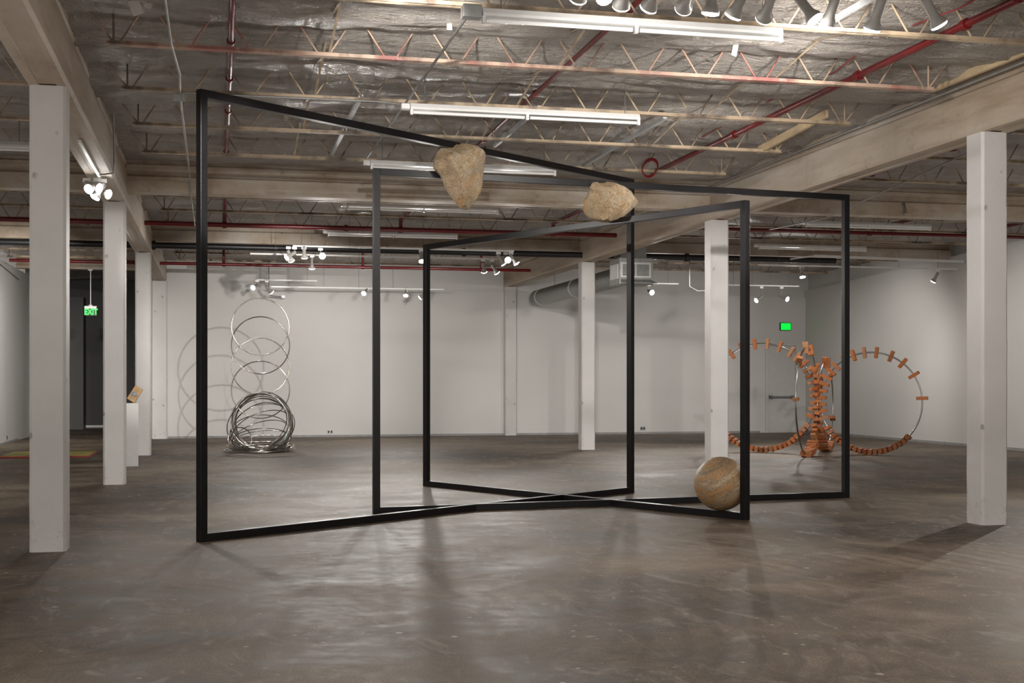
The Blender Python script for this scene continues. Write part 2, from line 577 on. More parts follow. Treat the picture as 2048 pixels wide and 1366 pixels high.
def long_beam(x, label):
    prof = [(-.15, 4.0), (-.075, 4.0), (-.07, 4.012), (.07, 4.012), (.075, 4.0), (.15, 4.0), (.175, 4.03), (.175, 4.43), (.150, 4.455), (.150, 4.53), (.165, 4.545), (.165, 4.72), (-.165, 4.72), (-.165, 4.545), (-.150, 4.53), (-.150, 4.455), (-.175, 4.43), (-.175, 4.03)]
    n = len(prof)
    mb = MB()
    vs = []
    ysb = [2.5 + i * (31.2 / 60) for i in range(61)]
    for y in ysb:
        for px, z in prof:
            vs.append((x + px + .004 * mnoise.noise(Vector((px * 8, y * 1.3, z * 3))), y, z + .004 * mnoise.noise(Vector((px * 8 + 9, y * 1.1, z * 3)))))
    fs = [(k * n + i, k * n + (i + 1) % n, (k + 1) * n + (i + 1) % n, (k + 1) * n + i) for k in range(60) for i in range(n)]
    mb.add(vs, [tuple(reversed(q)) for q in fs])
    mb.add(vs[:n], [tuple(range(n))])
    mb.add(vs[-n:], [tuple(reversed(range(n)))])
    return tag(mb.build('ceiling_beam', M['beam']), label, 'beam', kind='structure')


long_beam(XL, 'long stained concrete beam resting on the left row of columns')
long_beam(XR, 'long stained concrete beam resting on the right row of columns')


def cross_beam(x0, x1, y, z0, label):
    prof = [(-.15, z0), (.15, z0), (.15, z0 + .22), (.10, z0 + .25), (.10, 4.72), (-.10, 4.72), (-.10, z0 + .41), (-.13, z0 + .39), (-.13, z0 + .33), (-.10, z0 + .31), (-.10, z0 + .25), (-.15, z0 + .22)]
    n = len(prof)
    mb = MB()
    vs = [(x, y + py, z) for x in (x0, x1) for py, z in prof]
    mb.add(vs, [tuple(reversed((i, (i + 1) % n, (i + 1) % n + n, i + n))) for i in range(n)] + [tuple(range(n)), tuple(reversed(range(n, 2 * n)))])
    return tag(mb.build('cross_beam', M['beam']), label, 'beam', kind='structure')


BAYS = (('left bay', -4.8, XL - .16), ('middle bay', XL + .16, XR - .16), ('right bay', XR + .16, 16.4))
for bay, x0, x1 in BAYS:
    cross_beam(x0, x1, 19.03, 4.15, 'stained concrete crossbeam level with the second columns, over the ' + bay)
    cross_beam(x0, x1, 26.48, 4.24, 'stained concrete crossbeam level with the third columns, over the ' + bay)
cross_beam(-4.8, -1.6, 33.55, 4.25, 'beige concrete beam above the dark opening')

# exit door in the back wall
d = MB().box(15.24, 16.06, 33.735, 33.75, .03, 2.46).build('door_1', M['door'])
tag(d, 'white flush exit door at the right end of the back wall', 'door', kind='structure')
fr = MB().box(15.16, 15.22, 33.70, 33.75, 0, 2.53).box(16.08, 16.14, 33.70, 33.75, 0, 2.53).box(15.22, 16.08, 33.70, 33.75, 2.47, 2.53).build('door_frame', M['wall'], d)
pb = MB().box(15.27, 16.02, 33.66, 33.70, .985, 1.035).box(15.27, 15.36, 33.67, 33.735, .965, 1.055).box(15.93, 16.02, 33.67, 33.735, .965, 1.055).build('push_bar', M['bar'], d)
tag(pb, 'grey metal push bar across the door')

# --------------------------------------------------------------------------- bar joists
JZ = 4.35
ORD = ('', 'nearest', 'second', 'third', 'fourth', 'fifth', 'sixth')
SECT = (([9.70, 11.46, 13.20, 15.0, 16.8], 'in front of the second-column crossbeam'),
        ([20.7, 22.4, 24.2], 'between the two crossbeams'),
        ([28.0, 29.8, 31.6], 'between the last crossbeam and the back wall'))
JX = {'left bay': (-4.75, -1.75), 'middle bay': (-.92, 6.95), 'right bay': (8.35, 16.0)}
BAYNAME = {'left bay': 'over the left bay', 'middle bay': 'over the middle bay', 'right bay': 'over the right bay'}


def joist(x0, x1, y, mat):
    root = empty('bar_joist', ((x0 + x1) / 2, y, JZ))
    MB_ = MB()
    for sy in (-1, 1):
        MB_.bar((x0, y + sy * .022, JZ), (x1, y + sy * .022, JZ), .034, .006)
        MB_.bar((x0, y + sy * .009, JZ + .018), (x1, y + sy * .009, JZ + .018), .006, .036)
    local(MB_.build('bottom_chord', mat), root)
    # one bent rod zigzags between the chords
    path = []
    a, b = x0 + .06, x1 - .06
    nP = max(2, round((b - a) / .58))
    p = (b - a) / nP
    for i in range(nP):
        x = a + i * p
        path += [(x - .05, y, JZ + .022), (x + .05, y, JZ + .022), (x + p / 2 - .03, y, 4.71), (x + p / 2 + .03, y, 4.71)]
    path += [(b - .05, y, JZ + .022), (b + .05, y, JZ + .022)]
    local(MB().tube(path, .0095, 6).build('web_rod', mat), root)
    bayend = []
    for x, sgn in ((a, -1), (b, 1)):
        bayend.append((x, sgn))
        local(MB().tube([(x, y, JZ + .02), (x, y, 4.70)], .009, 6).build('end_strut', mat), root)
        local(MB().tube([(x, y, JZ + .02), (x + sgn * .26, y, 4.70)], .0095, 6).build('end_strut', mat), root)
    return root


for bay, x0, x1 in BAYS:
    jx = JX[bay]
    for rows, where in SECT:
        for i, y in enumerate(rows):
            red = bay == 'middle bay' and y == 11.46
            j = joist(jx[0], jx[1], y, M['joist_red'] if red else M['joist'])
            look = 'red-stained' if red else 'cream-painted'
            tag(j, f'{ORD[i + 1]} {look} open-web joist {BAYNAME[bay]}, {where}', 'joist', 'open-web steel joists under the ceiling')

# crossed bridging bars between neighbouring joists
for bx, side in ((.95, 'left'), (3.07, 'middle'), (5.22, 'right')):
    rows = SECT[0][0]
    for i in range(4):
        ya, yb = rows[i], rows[i + 1]
        r = empty('joist_bridging', (bx, ya, JZ))
        local(MB().bar((bx, ya + .02, JZ + .04), (bx, yb - .02, 4.64), .022, .005).build('bridging_bar', M['bridge']), r)
        local(MB().bar((bx + .03, ya + .02, 4.64), (bx + .03, yb - .02, JZ + .04), .022, .005).build('bridging_bar', M['bridge']), r)
        tag(r, f'crossed bridging bars in the {side} line, joining the {ORD[i + 1]} and {ORD[i + 2]} joists', 'bridging', 'bridging bars between the joists of the middle bay')

# --------------------------------------------------------------------------- pipes, conduits, struts
def coupling(mb, p, axis, r, l=.07):
    p = Vector(p)
    a = Vector(axis).normalized()
    mb.tube([p - a * l / 2, p - a * l / 2.01, p + a * l / 2.01, p + a * l / 2], r, 12)


def pipe(name, path, r, mat, label, cat='pipe', couplings=(), group=None, branches=()):
    root = empty(name, path[0])
    local(MB().tube(path, r, 12).build('pipe_run', mat), root)
    for p, ax in couplings:
        mb = MB()
        coupling(mb, p, ax, r * 1.45)
        local(mb.build('coupling', mat), root)
    for b in branches:
        local(MB().tube(b, r * .8, 10).build('pipe_branch', mat), root)
    return tag(root, label, cat, group)


Y_ = (0, 1, 0)
X_ = (1, 0, 0)
SP = 'red sprinkler pipes'
pipe('sprinkler_pipe', [(.125, 6.0, 4.47), (.125, 17.3, 4.47)], .026, M['red'], 'red sprinkler pipe running away near the left beam, over the left frame post',
     'pipe', [((.125, 11.6, 4.47), Y_), ((.125, 13.05, 4.47), Y_), ((.125, 14.6, 4.47), Y_), ((.125, 17.2, 4.47), Y_)], SP)
pipe('sprinkler_pipe', [(3.25, 6.0, 4.47), (3.25, 16.2, 4.47)], .026, M['red'], 'red sprinkler pipe running away down the middle, behind the boulder',
     'pipe', [((3.25, 9.9, 4.47), Y_), ((3.25, 13.0, 4.47), Y_), ((3.25, 15.6, 4.47), Y_)], SP)
pipe('sprinkler_pipe', [(6.15, 8.9, 4.47), (6.15, 17.6, 4.47)], .034, M['red'], 'red sprinkler pipe running away beside the right beam, to the coiled tube',
     'pipe', [((6.15, 9.65, 4.47), Y_), ((6.15, 11.5, 4.47), Y_), ((6.15, 14.6, 4.47), Y_)], SP)
pipe('sprinkler_pipe', [(6.0, 8.9, 4.52), (15.5, 8.9, 4.52)], .05, M['red'], 'thick red sprinkler main at the top right corner', 'pipe', [((6.15, 8.9, 4.52), X_)], SP)
pipe('sprinkler_pipe', [(9.25, 10.0, 4.47), (9.25, 18.7, 4.47)], .032, M['red'], 'red sprinkler pipe seen below the right beam, beside the nearest right column',
     'pipe', [((9.25, 14.8, 4.47), Y_), ((9.25, 16.9, 4.47), Y_)], SP)
pipe('sprinkler_pipe', [(9.25, 19.3, 4.47), (9.25, 22.9, 4.47), (9.25, 22.95, 4.40)], .030, M['red'], 'short red sprinkler pipe over the right bay, past the crossbeam', 'pipe', [((9.25, 20.5, 4.47), Y_)], SP)
pipe('sprinkler_pipe', [(-4.7, 23.4, 4.25), (7.45, 23.4, 4.25)], .042, M['red'], 'red sprinkler main crossing the left and middle bays behind the boulders',
     'pipe', [((.14, 23.4, 4.25), X_), ((2.3, 23.4, 4.25), X_), ((3.3, 23.4, 4.25), X_), ((6.2, 23.4, 4.25), X_)], SP,
     [[(.14, 19.3, 4.45), (.14, 23.4, 4.45), (.14, 23.4, 4.25)], [(3.3, 20.2, 4.45), (3.3, 23.4, 4.45), (3.3, 23.4, 4.25)], [(6.2, 20.2, 4.45), (6.2, 23.4, 4.45), (6.2, 23.4, 4.25)]])
pipe('sprinkler_pipe', [(8.1, 23.1, 4.40), (16.2, 23.1, 4.40)], .042, M['red'], 'dark red sprinkler main crossing the right bay above the brick hoops',
     'pipe', [((9.25, 23.1, 4.40), X_), ((12.6, 23.1, 4.40), X_)], SP, [[(12.6, 19.8, 4.47), (12.6, 23.1, 4.47), (12.6, 23.1, 4.4)], [(14.9, 20.6, 4.47), (14.9, 23.1, 4.47), (14.9, 23.1, 4.4)]])
pipe('sprinkler_pipe', [(-4.4, 29.65, 4.1), (7.3, 29.65, 4.1)], .036, M['red'], 'farthest red sprinkler main, in front of the top of the back wall',
     'pipe', [((.16, 29.65, 4.1), X_), ((3.3, 29.65, 4.1), X_), ((6.1, 29.65, 4.1), X_)], SP, [[(.16, 29.65, 4.1), (.16, 29.65, 4.5)], [(3.3, 29.65, 4.1), (3.3, 29.65, 4.5)], [(6.1, 29.65, 4.1), (6.1, 29.65, 4.5)]])
pipe('black_pipe', [(-4.7, 26.1, 4.135), (13.4, 26.1, 4.135)], .062, M['blackpipe'], 'long black pipe crossing in front of the last crossbeam', 'pipe',
     [((-1.2, 26.1, 4.135), X_), ((5.0, 26.1, 4.135), X_), ((9.9, 26.1, 4.135), X_)])

CG = 'grey conduits under the joists'
def conduit(path, label, r=.013, mat=None, boxes=()):
    root = empty('conduit', path[0])
    local(MB().tube(path, r, 8).build('conduit_run', mat or M['conduit']), root)
    for p in boxes:
        x, y, z = p
        local(MB().box(x - .05, x + .05, y - .05, y + .05, z - .035, z + .035).build('junction_box', M['galv'], None, .004), root)
    return tag(root, label, 'conduit', CG)

conduit([(-.38, 7.0, 4.31), (-.37, 11.2, 4.31), (-.33, 12.2, 4.30), (-.35, 13.0, 4.29), (-.36, 18.7, 4.30), (-.36, 18.85, 4.12), (-.36, 22.5, 4.12)],
        'thin grey conduit with a square box, left of the left frame', .0105, None, [(-.36, 13.05, 4.27)])
conduit([(1.90, 9.5, 4.30), (1.88, 12.9, 4.30), (1.86, 16.3, 4.30)], 'thin dark conduit linking the left ends of the strip lights', .012, M['wire'])
conduit([(-.36, 13.05, 4.315), (.4, 13.05, 4.315), (1.6, 13.0, 4.31), (1.84, 12.85, 4.26)], 'thin conduit from the square box to the second strip light', .011)
conduit([(7.47, 6.5, 4.50), (7.47, 18.8, 4.49)], 'grey conduit clipped along the top of the right beam', .016)
conduit([(-1.18, 12.0, 4.64), (-1.18, 15.6, 4.64), (-1.19, 15.9, 4.5), (-1.2, 16.1, 4.1), (-1.22, 16.2, 3.985), (-1.38, 16.25, 3.965)], 'bent conduit dropping down the left beam to the spotlight cluster', .012)
conduit([(8.9, 13.0, 4.32), (9.6, 19.0, 4.1), (10.2, 22.5, 4.33)], 'sloping conduit over the right bay, below the right beam', .012)
conduit([(10.3, 20.2, 4.50), (10.9, 18.85, 4.35), (10.9, 18.8, 4.18)], 'conduit with a yellow tag beyond the frame corner', .02)
tg = MB().box(10.62, 10.70, 19.4, 19.41, 4.27, 4.42).build('warning_tag', M['yellow'])
tag(tg, 'small yellow tag hanging from a conduit over the right bay', 'tag')
conduit([(-4.78, 27.0, 4.3), (-4.78, 33.7, 3.98)], 'thin dark cable sloping down the left partition wall', .009, M['wire'])
conduit([(1.3, 33.2, 4.5), (1.3, 33.2, 3.72), (1.35, 33.2, 3.64), (1.62, 33.2, 3.62)], 'hooked conduit hanging before the back wall, above the ring tower', .012, M['wire'], [(1.66, 33.2, 3.62)])
conduit([(10.5, 27.5, 4.45), (10.5, 27.5, 3.62), (10.7, 27.5, 3.52), (11.2, 27.5, 3.55)], 'hooked conduit hanging below the air duct grille', .011, M['wire'])

def strut(x, y0, y1, z0, z1, label):
    return tag(MB().bar((x, y0, z0), (x, y1, z1), .045, .04).bar((x, y0, z0 - .022), (x, y1, z1 - .022), .016, .004).build('strut_channel', M['strut']), label, 'metal channel', 'galvanised channels across the joists')

strut(4.92, 6.5, 9.95, 4.42, 4.42, 'pale metal channel at the top, between the spotlights')
strut(4.90, 13.6, 16.9, 4.42, 4.42, 'pale metal channel above the smaller boulder')
strut(3.40, 13.4, 15.7, 4.42, 4.42, 'pale metal channel just above the large boulder')
strut(1.46, 13.3, 17.0, 4.42, 4.42, 'pale metal channel above the second frame corner')

# thin red cord in loose lengths
pts = [(6.0, 8.2, 4.60), (5.93, 9.4, 4.52), (5.85, 10.6, 4.58), (6.0, 11.7, 4.54), (6.02, 12.7, 4.60), (5.98, 14.5, 4.56), (6.1, 16.6, 4.6)]
tag(MB().tube(pts, .008, 6).build('red_cord', M['red_thin']), 'thin faded red cord strung along beside the right sprinkler pipe', 'cord')

# coil of red tubing at the end of the sprinkler pipe
r = empty('tube_coil', (5.78, 16.64, 4.38))
nrm = Vector((.2, -1, -.35)).normalized()
ax = nrm.orthogonal().normalized()
ay = nrm.cross(ax)
for k in range(4):
    R = .128 - .006 * (k % 2)
    ctr = Vector((0, 0, 0)) + nrm * (.012 * (k - 1.5)) + ax * (.008 * (k - 1.5))
    MB().tube([ctr + ax * R * math.cos(2 * PI * i / 40) + ay * R * .9 * math.sin(2 * PI * i / 40) for i in range(40)], .0085, 8, True).build('coil_loop', M['red'], r)
MB().bar((0, 0, .11), (0, 0, .25), .012, .012).build('coil_hanger', M['wire'], r)
tag(r, 'coiled red tube hanging at the far end of a sprinkler pipe', 'tube coil')

# loose scraps taped to the insulation
def scrap(p, q, w, label, mat='paper'):
    tag(MB().bar(p, q, w, .003, up=(0, 1, .2)).build('tape_strip', M[mat]), label, 'tape strip', 'loose tape hanging from the ceiling')

scrap((4.62, 10.9, 4.58), (4.58, 10.88, 4.42), .05, 'white tape strip hanging below the right end of the lit strip light')
scrap((1.95, 10.85, 4.60), (1.95, 10.83, 4.48), .045, 'white tape strip hanging beside the dark conduit')
scrap((1.85, 10.65, 4.62), (1.84, 10.66, 4.53), .045, 'shorter white tape strip next to the dark conduit')
scrap((-.70, 10.9, 4.66), (-.62, 10.88, 4.46), .09, 'crumpled white paper patch near the left beam')
scrap((-.52, 11.0, 4.65), (-.56, 10.98, 4.55), .06, 'small white paper patch near the left beam')
scrap((-.07, 10.9, 4.66), (-.07, 10.9, 4.56), .04, 'white tape strip left of the nearest red pipe')
tag(MB().bar((-.60, 9.0, 4.60), (-.58, 9.7, 4.56), .14, .03).build('timber_offcut', M['wood']), 'pale timber offcut wedged above the top left corner', 'timber')
tag(MB().bar((6.72, 15.15, 4.40), (6.75, 13.35, 4.50), .035, .09).build('timber_plank', M['wood']), 'pale timber plank lying along the right beam', 'timber')
tag(MB().bar((7.38, 10.1, 4.56), (7.38, 12.2, 4.56), .04, .08).build('timber_plank', M['wood']), 'brown timber plank at the top of the right beam', 'timber')

# --------------------------------------------------------------------------- strip lights
def strip_light(x, y, z, length, label, box_end=False):
    root = empty('strip_light', (x, y, z))
    L = length
    prof = [(-.035, .045), (.035, .045), (.055, .005), (.055, -.015), (-.055, -.015), (-.055, .005)]
    n = len(prof)
    vs = [(xx, a, b) for xx in (0, L) for a, b in prof]
    hs = MB().add(vs, [(i, i + n, (i + 1) % n + n, (i + 1) % n) for i in range(n)] + [tuple(reversed(range(n))), tuple(range(n, 2 * n))])
    hs.build('housing', M['white'], root)
    for k in (0, 1):
        MB().tube([(.03 + k * L / 2, -.025, -.045), ((k + 1) * L / 2 - .03, -.025, -.045)], .017, 10).build('fluorescent_tube', M['tube'], root)
    for xx in (.012, L / 2, L - .012):
        MB().box(xx - .014, xx + .014, -.045, -.005, -.070, -.015).build('lamp_holder', M['white'], root)
    for xx in (.15, L - .15):
        MB().tube([(xx, 0, .045), (xx, 0, 4.64 - z)], .004, 6).build('hanger_rod', M['wire'], root)
    if box_end:
        MB().box(-.15, -.005, -.055, .055, -.03, .065).build('end_box', M['galv'], root, .004)
    else:
        MB().box(-.09, -.005, -.04, .04, -.015, .04).build('end_box', M['white'], root, .004)
    return tag(root, label, 'light fixture', 'fluorescent strip lights')

strip_light(1.94, 9.42, 4.215, 2.42, 'brightly lit white strip light at the top centre, nearest of them', True)
strip_light(1.90, 12.80, 4.215, 2.42, 'unlit white strip light hanging above the long black top rail')
strip_light(1.90, 16.20, 4.215, 2.42, 'unlit white strip light just above the second frame, behind the large boulder')
strip_light(2.00, 20.15, 4.215, 2.42, 'unlit strip light beyond the first crossbeam, below the large boulder tip')
strip_light(2.00, 23.75, 4.20, 2.42, 'unlit strip light just under the red main, before the last crossbeam')
strip_light(10.0, 20.6, 4.215, 2.42, 'unlit strip light over the right bay, beyond the frame corner')
strip_light(10.9, 24.6, 4.25, 2.42, 'unlit strip light before the beige crossbeam of the right bay')
strip_light(-4.3, 15.9, 4.215, 2.2, 'unlit strip light over the left bay, left of the nearest column')

# --------------------------------------------------------------------------- track lights
H_MESH = MB().lathe([(.012, .03), (.030, .028), (.034, .01), (.034, -.11), (.040, -.135), (.058, -.165), (.0605, -.185), (.0605, -.19), (.054, -.19)], 20, caps=True)
proto_housing = None
LAMPPROF = [(.0585, -.189), (.0600, -.196), (.054, -.203), (.035, -.209), (.012, -.2115), (.001, -.212)]


def spot_head(face, aim, track_z, label, group, bright=True, first={}):
    """face: where the lamp's glass sits; the can hangs from its track on a short stem"""
    a = Vector(aim).normalized()
    pivot = Vector(face) - a * .20
    root = empty('track_light', (pivot.x, pivot.y, track_z))
    q = Vector((0, 0, -1)).rotation_difference(a)
    off = pivot - Vector(root.location)
    if 'housing' not in first:
        first['housing'] = H_MESH.build('lamp_housing', M['head'], root)
        first['lamp'] = MB().lathe(LAMPPROF, 20, caps=False).build('lamp_face', M['lamp'], root)
        first['dim'] = MB().lathe(LAMPPROF, 20, caps=False).build('lamp_face', M['lampdim'], root)
        first['dimmesh'] = first['dim'].data
        bpy.data.objects.remove(first['dim'])
        first['adapter'] = MB().box(-.045, .045, -.018, .018, -.05, .0).build('track_adapter', M['white'], root, .003)
        hs, lp, ad = first['housing'], first['lamp'], first['adapter']
    else:
        hs, lp, ad = (copy_part(first[k], root) for k in ('housing', 'lamp', 'adapter'))
    hs.location = off
    hs.rotation_mode = 'QUATERNION'
    hs.rotation_quaternion = q
    lp.location = off
    lp.rotation_mode = 'QUATERNION'
    lp.rotation_quaternion = q
    lp.data = first['lamp'].data if bright else first['dimmesh']
    MB().tube([(0, 0, -.05), (off.x * .5, off.y * .5, -.05 + (off.z + .05) * .45), tuple(off)], .007, 8).build('stem', M['head'], root)
    return tag(root, label, 'spotlight', group)


def track(x0, y0, x1, y1, z, label, wires=4, top=4.64):
    root = empty('lighting_track', (x0, y0, z))
    local(MB().bar((x0, y0, z + .016), (x1, y1, z + .016), .034, .030).build('track_rail', M['white']), root)
    for i in range(wires):
        k = (i + .5) / wires
        x, y = x0 + (x1 - x0) * k, y0 + (y1 - y0) * k
        local(MB().tube([(x, y, z + .03), (x, y, top)], .0035, 5).build('hanging_wire', M['wire']), root)
    return tag(root, label, 'lighting track', 'white lighting tracks')


# row at the top of the view
TZ = 4.30
track(1.6, 8.2, 5.4, 8.2, TZ, 'lighting track above the nearest strip light', 4)
G1 = 'spotlights in the near ceiling row'
FR = [((2.33, 8.16, 3.99), (0, .8, -.6), True, 'leftmost grey spotlight can of the near row, lip just showing'),
      ((2.50, 8.10, 4.00), (.1, -.75, -.65), True, 'glaring spotlight in the near row, pointing at the viewer'),
      ((2.65, 8.22, 3.975), (.1, .7, -.7), False, 'spotlight can between the glaring lamp and the red pipe'),
      ((2.84, 8.22, 3.98), (-.15, .75, -.62), True, 'spotlight can immediately right of the near red pipe'),
      ((3.10, 8.24, 4.00), (.1, .92, -.38), False, 'dark spotlight can, second to the right of the near red pipe'),
      ((3.28, 8.20, 3.965), (-.05, .25, -.96), True, 'spotlight can pointing straight down above the strip light'),
      ((3.45, 8.22, 3.965), (-.25, .55, -.79), True, 'spotlight can with a bright ring, right of the straight-down one'),
      ((3.69, 8.24, 3.97), (.1, .85, -.5), False, 'dark spotlight can above the right end of the strip light'),
      ((4.02, 8.12, 3.95), (.45, -.35, -.82), True, 'bright spotlight tilted right, beside the pale metal channel'),
      ((4.15, 8.22, 3.945), (-.1, .5, -.85), True, 'spotlight with a glowing ring in front of the pale metal channel'),
      ((4.50, 8.22, 3.94), (-.08, .5, -.86), True, 'spotlight with a glowing ring, right of the pale metal channel'),
      ((5.02, 8.20, 3.995), (.55, .05, -.83), True, 'rightmost spotlight of the near row, tilted right')]
for fpos, aim, br, lab in FR:
    spot_head(fpos, aim, TZ, lab, G1, br)

# cluster under the left beam
track(-1.40, 14.1, -1.40, 16.5, 3.965, 'short lighting track under the left beam', 0)
G2 = 'spotlights clustered under the left beam'
for fpos, aim, lab in (((-1.52, 16.35, 3.80), (-.45, -.75, -.45), 'large glaring spotlight of the cluster under the left beam'),
                       ((-1.40, 16.45, 3.83), (.75, -.45, -.35), 'upper right spotlight of the cluster under the left beam'),
                       ((-1.30, 16.60, 3.78), (.8, -.45, -.30), 'lower right spotlight of the cluster under the left beam'),
                       ((-1.46, 16.50, 3.72), (-.45, -.25, -.8), 'lowest spotlight of the cluster under the left beam')):
    spot_head(fpos, aim, 3.965, lab, G2)

# two tracks behind the frames
track(1.38, 24.1, 5.6, 24.1, 3.96, 'white lighting track crossing the middle bay above the black pipe', 6)
track(.65, 25.75, 5.55, 25.75, 3.96, 'white lighting track crossing the middle bay below the black pipe', 5)
G3 = 'spotlights on the middle bay tracks'
for fpos, aim, tz, lab, br in (((1.26, 24.0, 3.74), (-.75, -.35, -.55), 3.96, 'bright spotlight at the left end of the middle tracks', True),
                               ((1.36, 24.15, 3.70), (.3, .5, -.8), 3.96, 'shaded spotlight at the left end of the middle tracks', True),
                               ((1.60, 24.1, 3.76), (.1, .5, -.85), 3.96, 'shaded spotlight left of the star-bright one', True),
                               ((1.85, 25.7, 3.70), (.0, .4, -.9), 3.96, 'spotlight hanging just below the star-bright one', True),
                               ((1.92, 24.0, 3.79), (.1, -.95, -.25), 3.96, 'star-bright spotlight on the middle track, facing the viewer', True),
                               ((3.80, 24.05, 3.73), (.0, -.45, -.9), 3.96, 'single bright spotlight between the two black posts', True),
                               ((5.35, 25.7, 3.70), (.25, .5, -.83), 3.96, 'leftmost spotlight of the right-end cluster', True),
                               ((5.62, 25.7, 3.68), (.55, .15, -.8), 3.96, 'second spotlight of the right-end cluster', True),
                               ((5.42, 24.15, 3.72), (.55, .0, -.8), 3.96, 'third spotlight of the right-end cluster, tilted', True),
                               ((5.46, 24.0, 3.79), (.0, -.95, -.25), 3.96, 'glaring round spotlight of the right-end cluster', True),
                               ((5.66, 24.1, 3.73), (.55, -.1, -.8), 3.96, 'rightmost spotlight of the right-end cluster', True)):
    spot_head(fpos, aim, tz, lab, G3, br)

# before the back wall
track(.95, 31.6, 2.4, 31.6, 3.90, 'short white lighting track above the ring tower', 3)
track(1.3, 31.9, 5.6, 31.9, 3.76, 'thin lighting track before the middle of the back wall', 5)
G4 = 'spotlights before the back wall'
for fpos, aim, tz, lab in (((.85, 31.3, 3.70), (-.5, -.75, -.35), 3.90, 'bright spotlight above the ring tower, left one'),
                           ((1.30, 31.6, 3.62), (.55, .5, -.6), 3.90, 'shaded spotlight above the ring tower, right one'),
                           ((3.55, 31.7, 3.63), (-.45, -.7, -.5), 3.76, 'bright spotlight touching the edge of the second black post'),
                           ((4.62, 31.85, 3.60), (-.1, -.5, -.85), 3.76, 'spotlight between the posts, facing down'),
                           ((4.98, 31.9, 3.56), (-.75, .2, -.6), 3.76, 'spotlight at the right end before the back wall, edge on')):
    spot_head(fpos, aim, tz, lab, G4)

# right bay
track(12.2, 29.6, 14.2, 29.6, 3.82, 'white lighting track before the exit door', 4)
track(11.4, 25.75, 16.2, 25.75, 3.96, 'white lighting track above the brick hoops', 5)
track(9.3, 29.3, 10.9, 29.3, 3.80, 'short lighting track under the air duct', 3)
G5 = 'spotlights over the right bay'
for fpos, aim, tz, lab in (((9.62, 29.2, 3.56), (-.45, -.6, -.6), 3.80, 'spotlight hanging below the air duct grille'),
                           ((10.16, 29.1, 3.58), (.1, -.95, -.3), 3.80, 'star-bright spotlight right of the air duct grille'),
                           ((12.18, 29.4, 3.50), (.1, -.9, -.4), 3.82, 'star-bright spotlight right of the column behind the ball'),
                           ((13.05, 29.6, 3.46), (-.8, -.2, -.5), 3.82, 'spotlight seen edge on above the brick hoops'),
                           ((13.85, 29.5, 3.50), (.45, -.8, -.4), 3.82, 'bright round spotlight above the green sign'),
                           ((12.42, 25.7, 3.72), (.0, -.3, -.95), 3.96, 'downward spotlight hanging highest over the brick hoops')):
    spot_head(fpos, aim, tz, lab, G5)
spot_head((15.6, 25.75, 3.68), (-.3, .4, -.85), 3.96, 'shaded spotlight at the right end, before the right wall', G5, False)
# boxed raceway beside the right track
tag(MB().bar((11.9, 25.2, 4.06), (12.5, 25.3, 4.15), .03, .03).bar((12.5, 25.3, 4.15), (16.2, 25.5, 4.12), .05, .05).build('cable_raceway', M['white']), 'white cable raceway crossing the right bay above the brick hoops', 'raceway')

# --------------------------------------------------------------------------- air duct
r = empty('air_duct', (8.36, 24.9, 3.4))
DX, DZ = 8.36, 3.68
def ring_profile(y0, y1, rr):
    return MB().tube([(DX, y0, DZ), (DX, y1, DZ)], rr, 32)
local(ring_profile(25.5, 33.2, .215).build('round_duct', M['duct']), r)
for y in (29.3, 32.6):
    local(ring_profile(y, y + .06, .225).build('duct_band', M['white']), r)
bx = MB().box(8.0, 8.72, 24.9, 25.6, 3.44, 3.98).box(8.1, 8.66, 25.15, 25.6, 3.98, 4.6)
local(bx.build('plenum_box', M['galv'], None, .006), r)
g = MB()
for a, b, cc, dd in ((8.02, 8.66, 3.85, 3.885), (8.02, 8.66, 3.575, 3.61), (8.02, 8.055, 3.61, 3.85), (8.625, 8.66, 3.61, 3.85), (8.33, 8.35, 3.61, 3.85)):
    g.box(a, b, 24.875, 24.9, cc, dd)
gf = local(g.build('grille_frame', M['white']), r)
g = MB()
for k in range(13):
    z = 3.62 + k * .0185
    g.bar((8.055, 24.895, z), (8.625, 24.895, z), .006, .008)
for k in range(18):
    x = 8.07 + k * .0325
    g.bar((x, 24.893, 3.61), (x, 24.893, 3.85), .005, .006)
local(g.build('grille_louvres', M['conduit']), r)
g = MB().box(7.985, 8.0, 25.0, 25.5, 3.56, 3.86)
local(g.build('side_grille', M['white']), r)
g = MB()
g.add([(8.02, 24.9, 3.54), (8.66, 24.9, 3.54), (8.74, 24.72, 3.46), (7.98, 24.72, 3.46), (8.02, 24.9, 3.525), (8.66, 24.9, 3.525), (8.74, 24.72, 3.445), (7.98, 24.72, 3.445)],
      [(0, 1, 2, 3), (7, 6, 5, 4), (0, 4, 5, 1), (1, 5, 6, 2), (2, 6, 7, 3), (3, 7, 4, 0)])
local(g.build('deflector_flap', M['galv']), r)
for y in (28.0, 31.4):
    local(MB().tube([(DX, y, DZ + .2), (DX, y, 4.64)], .005, 6).build('hanger_rod', M['wire']), r)
tag(r, 'galvanised round air duct with a grilled box beside the farthest right column', 'air duct')

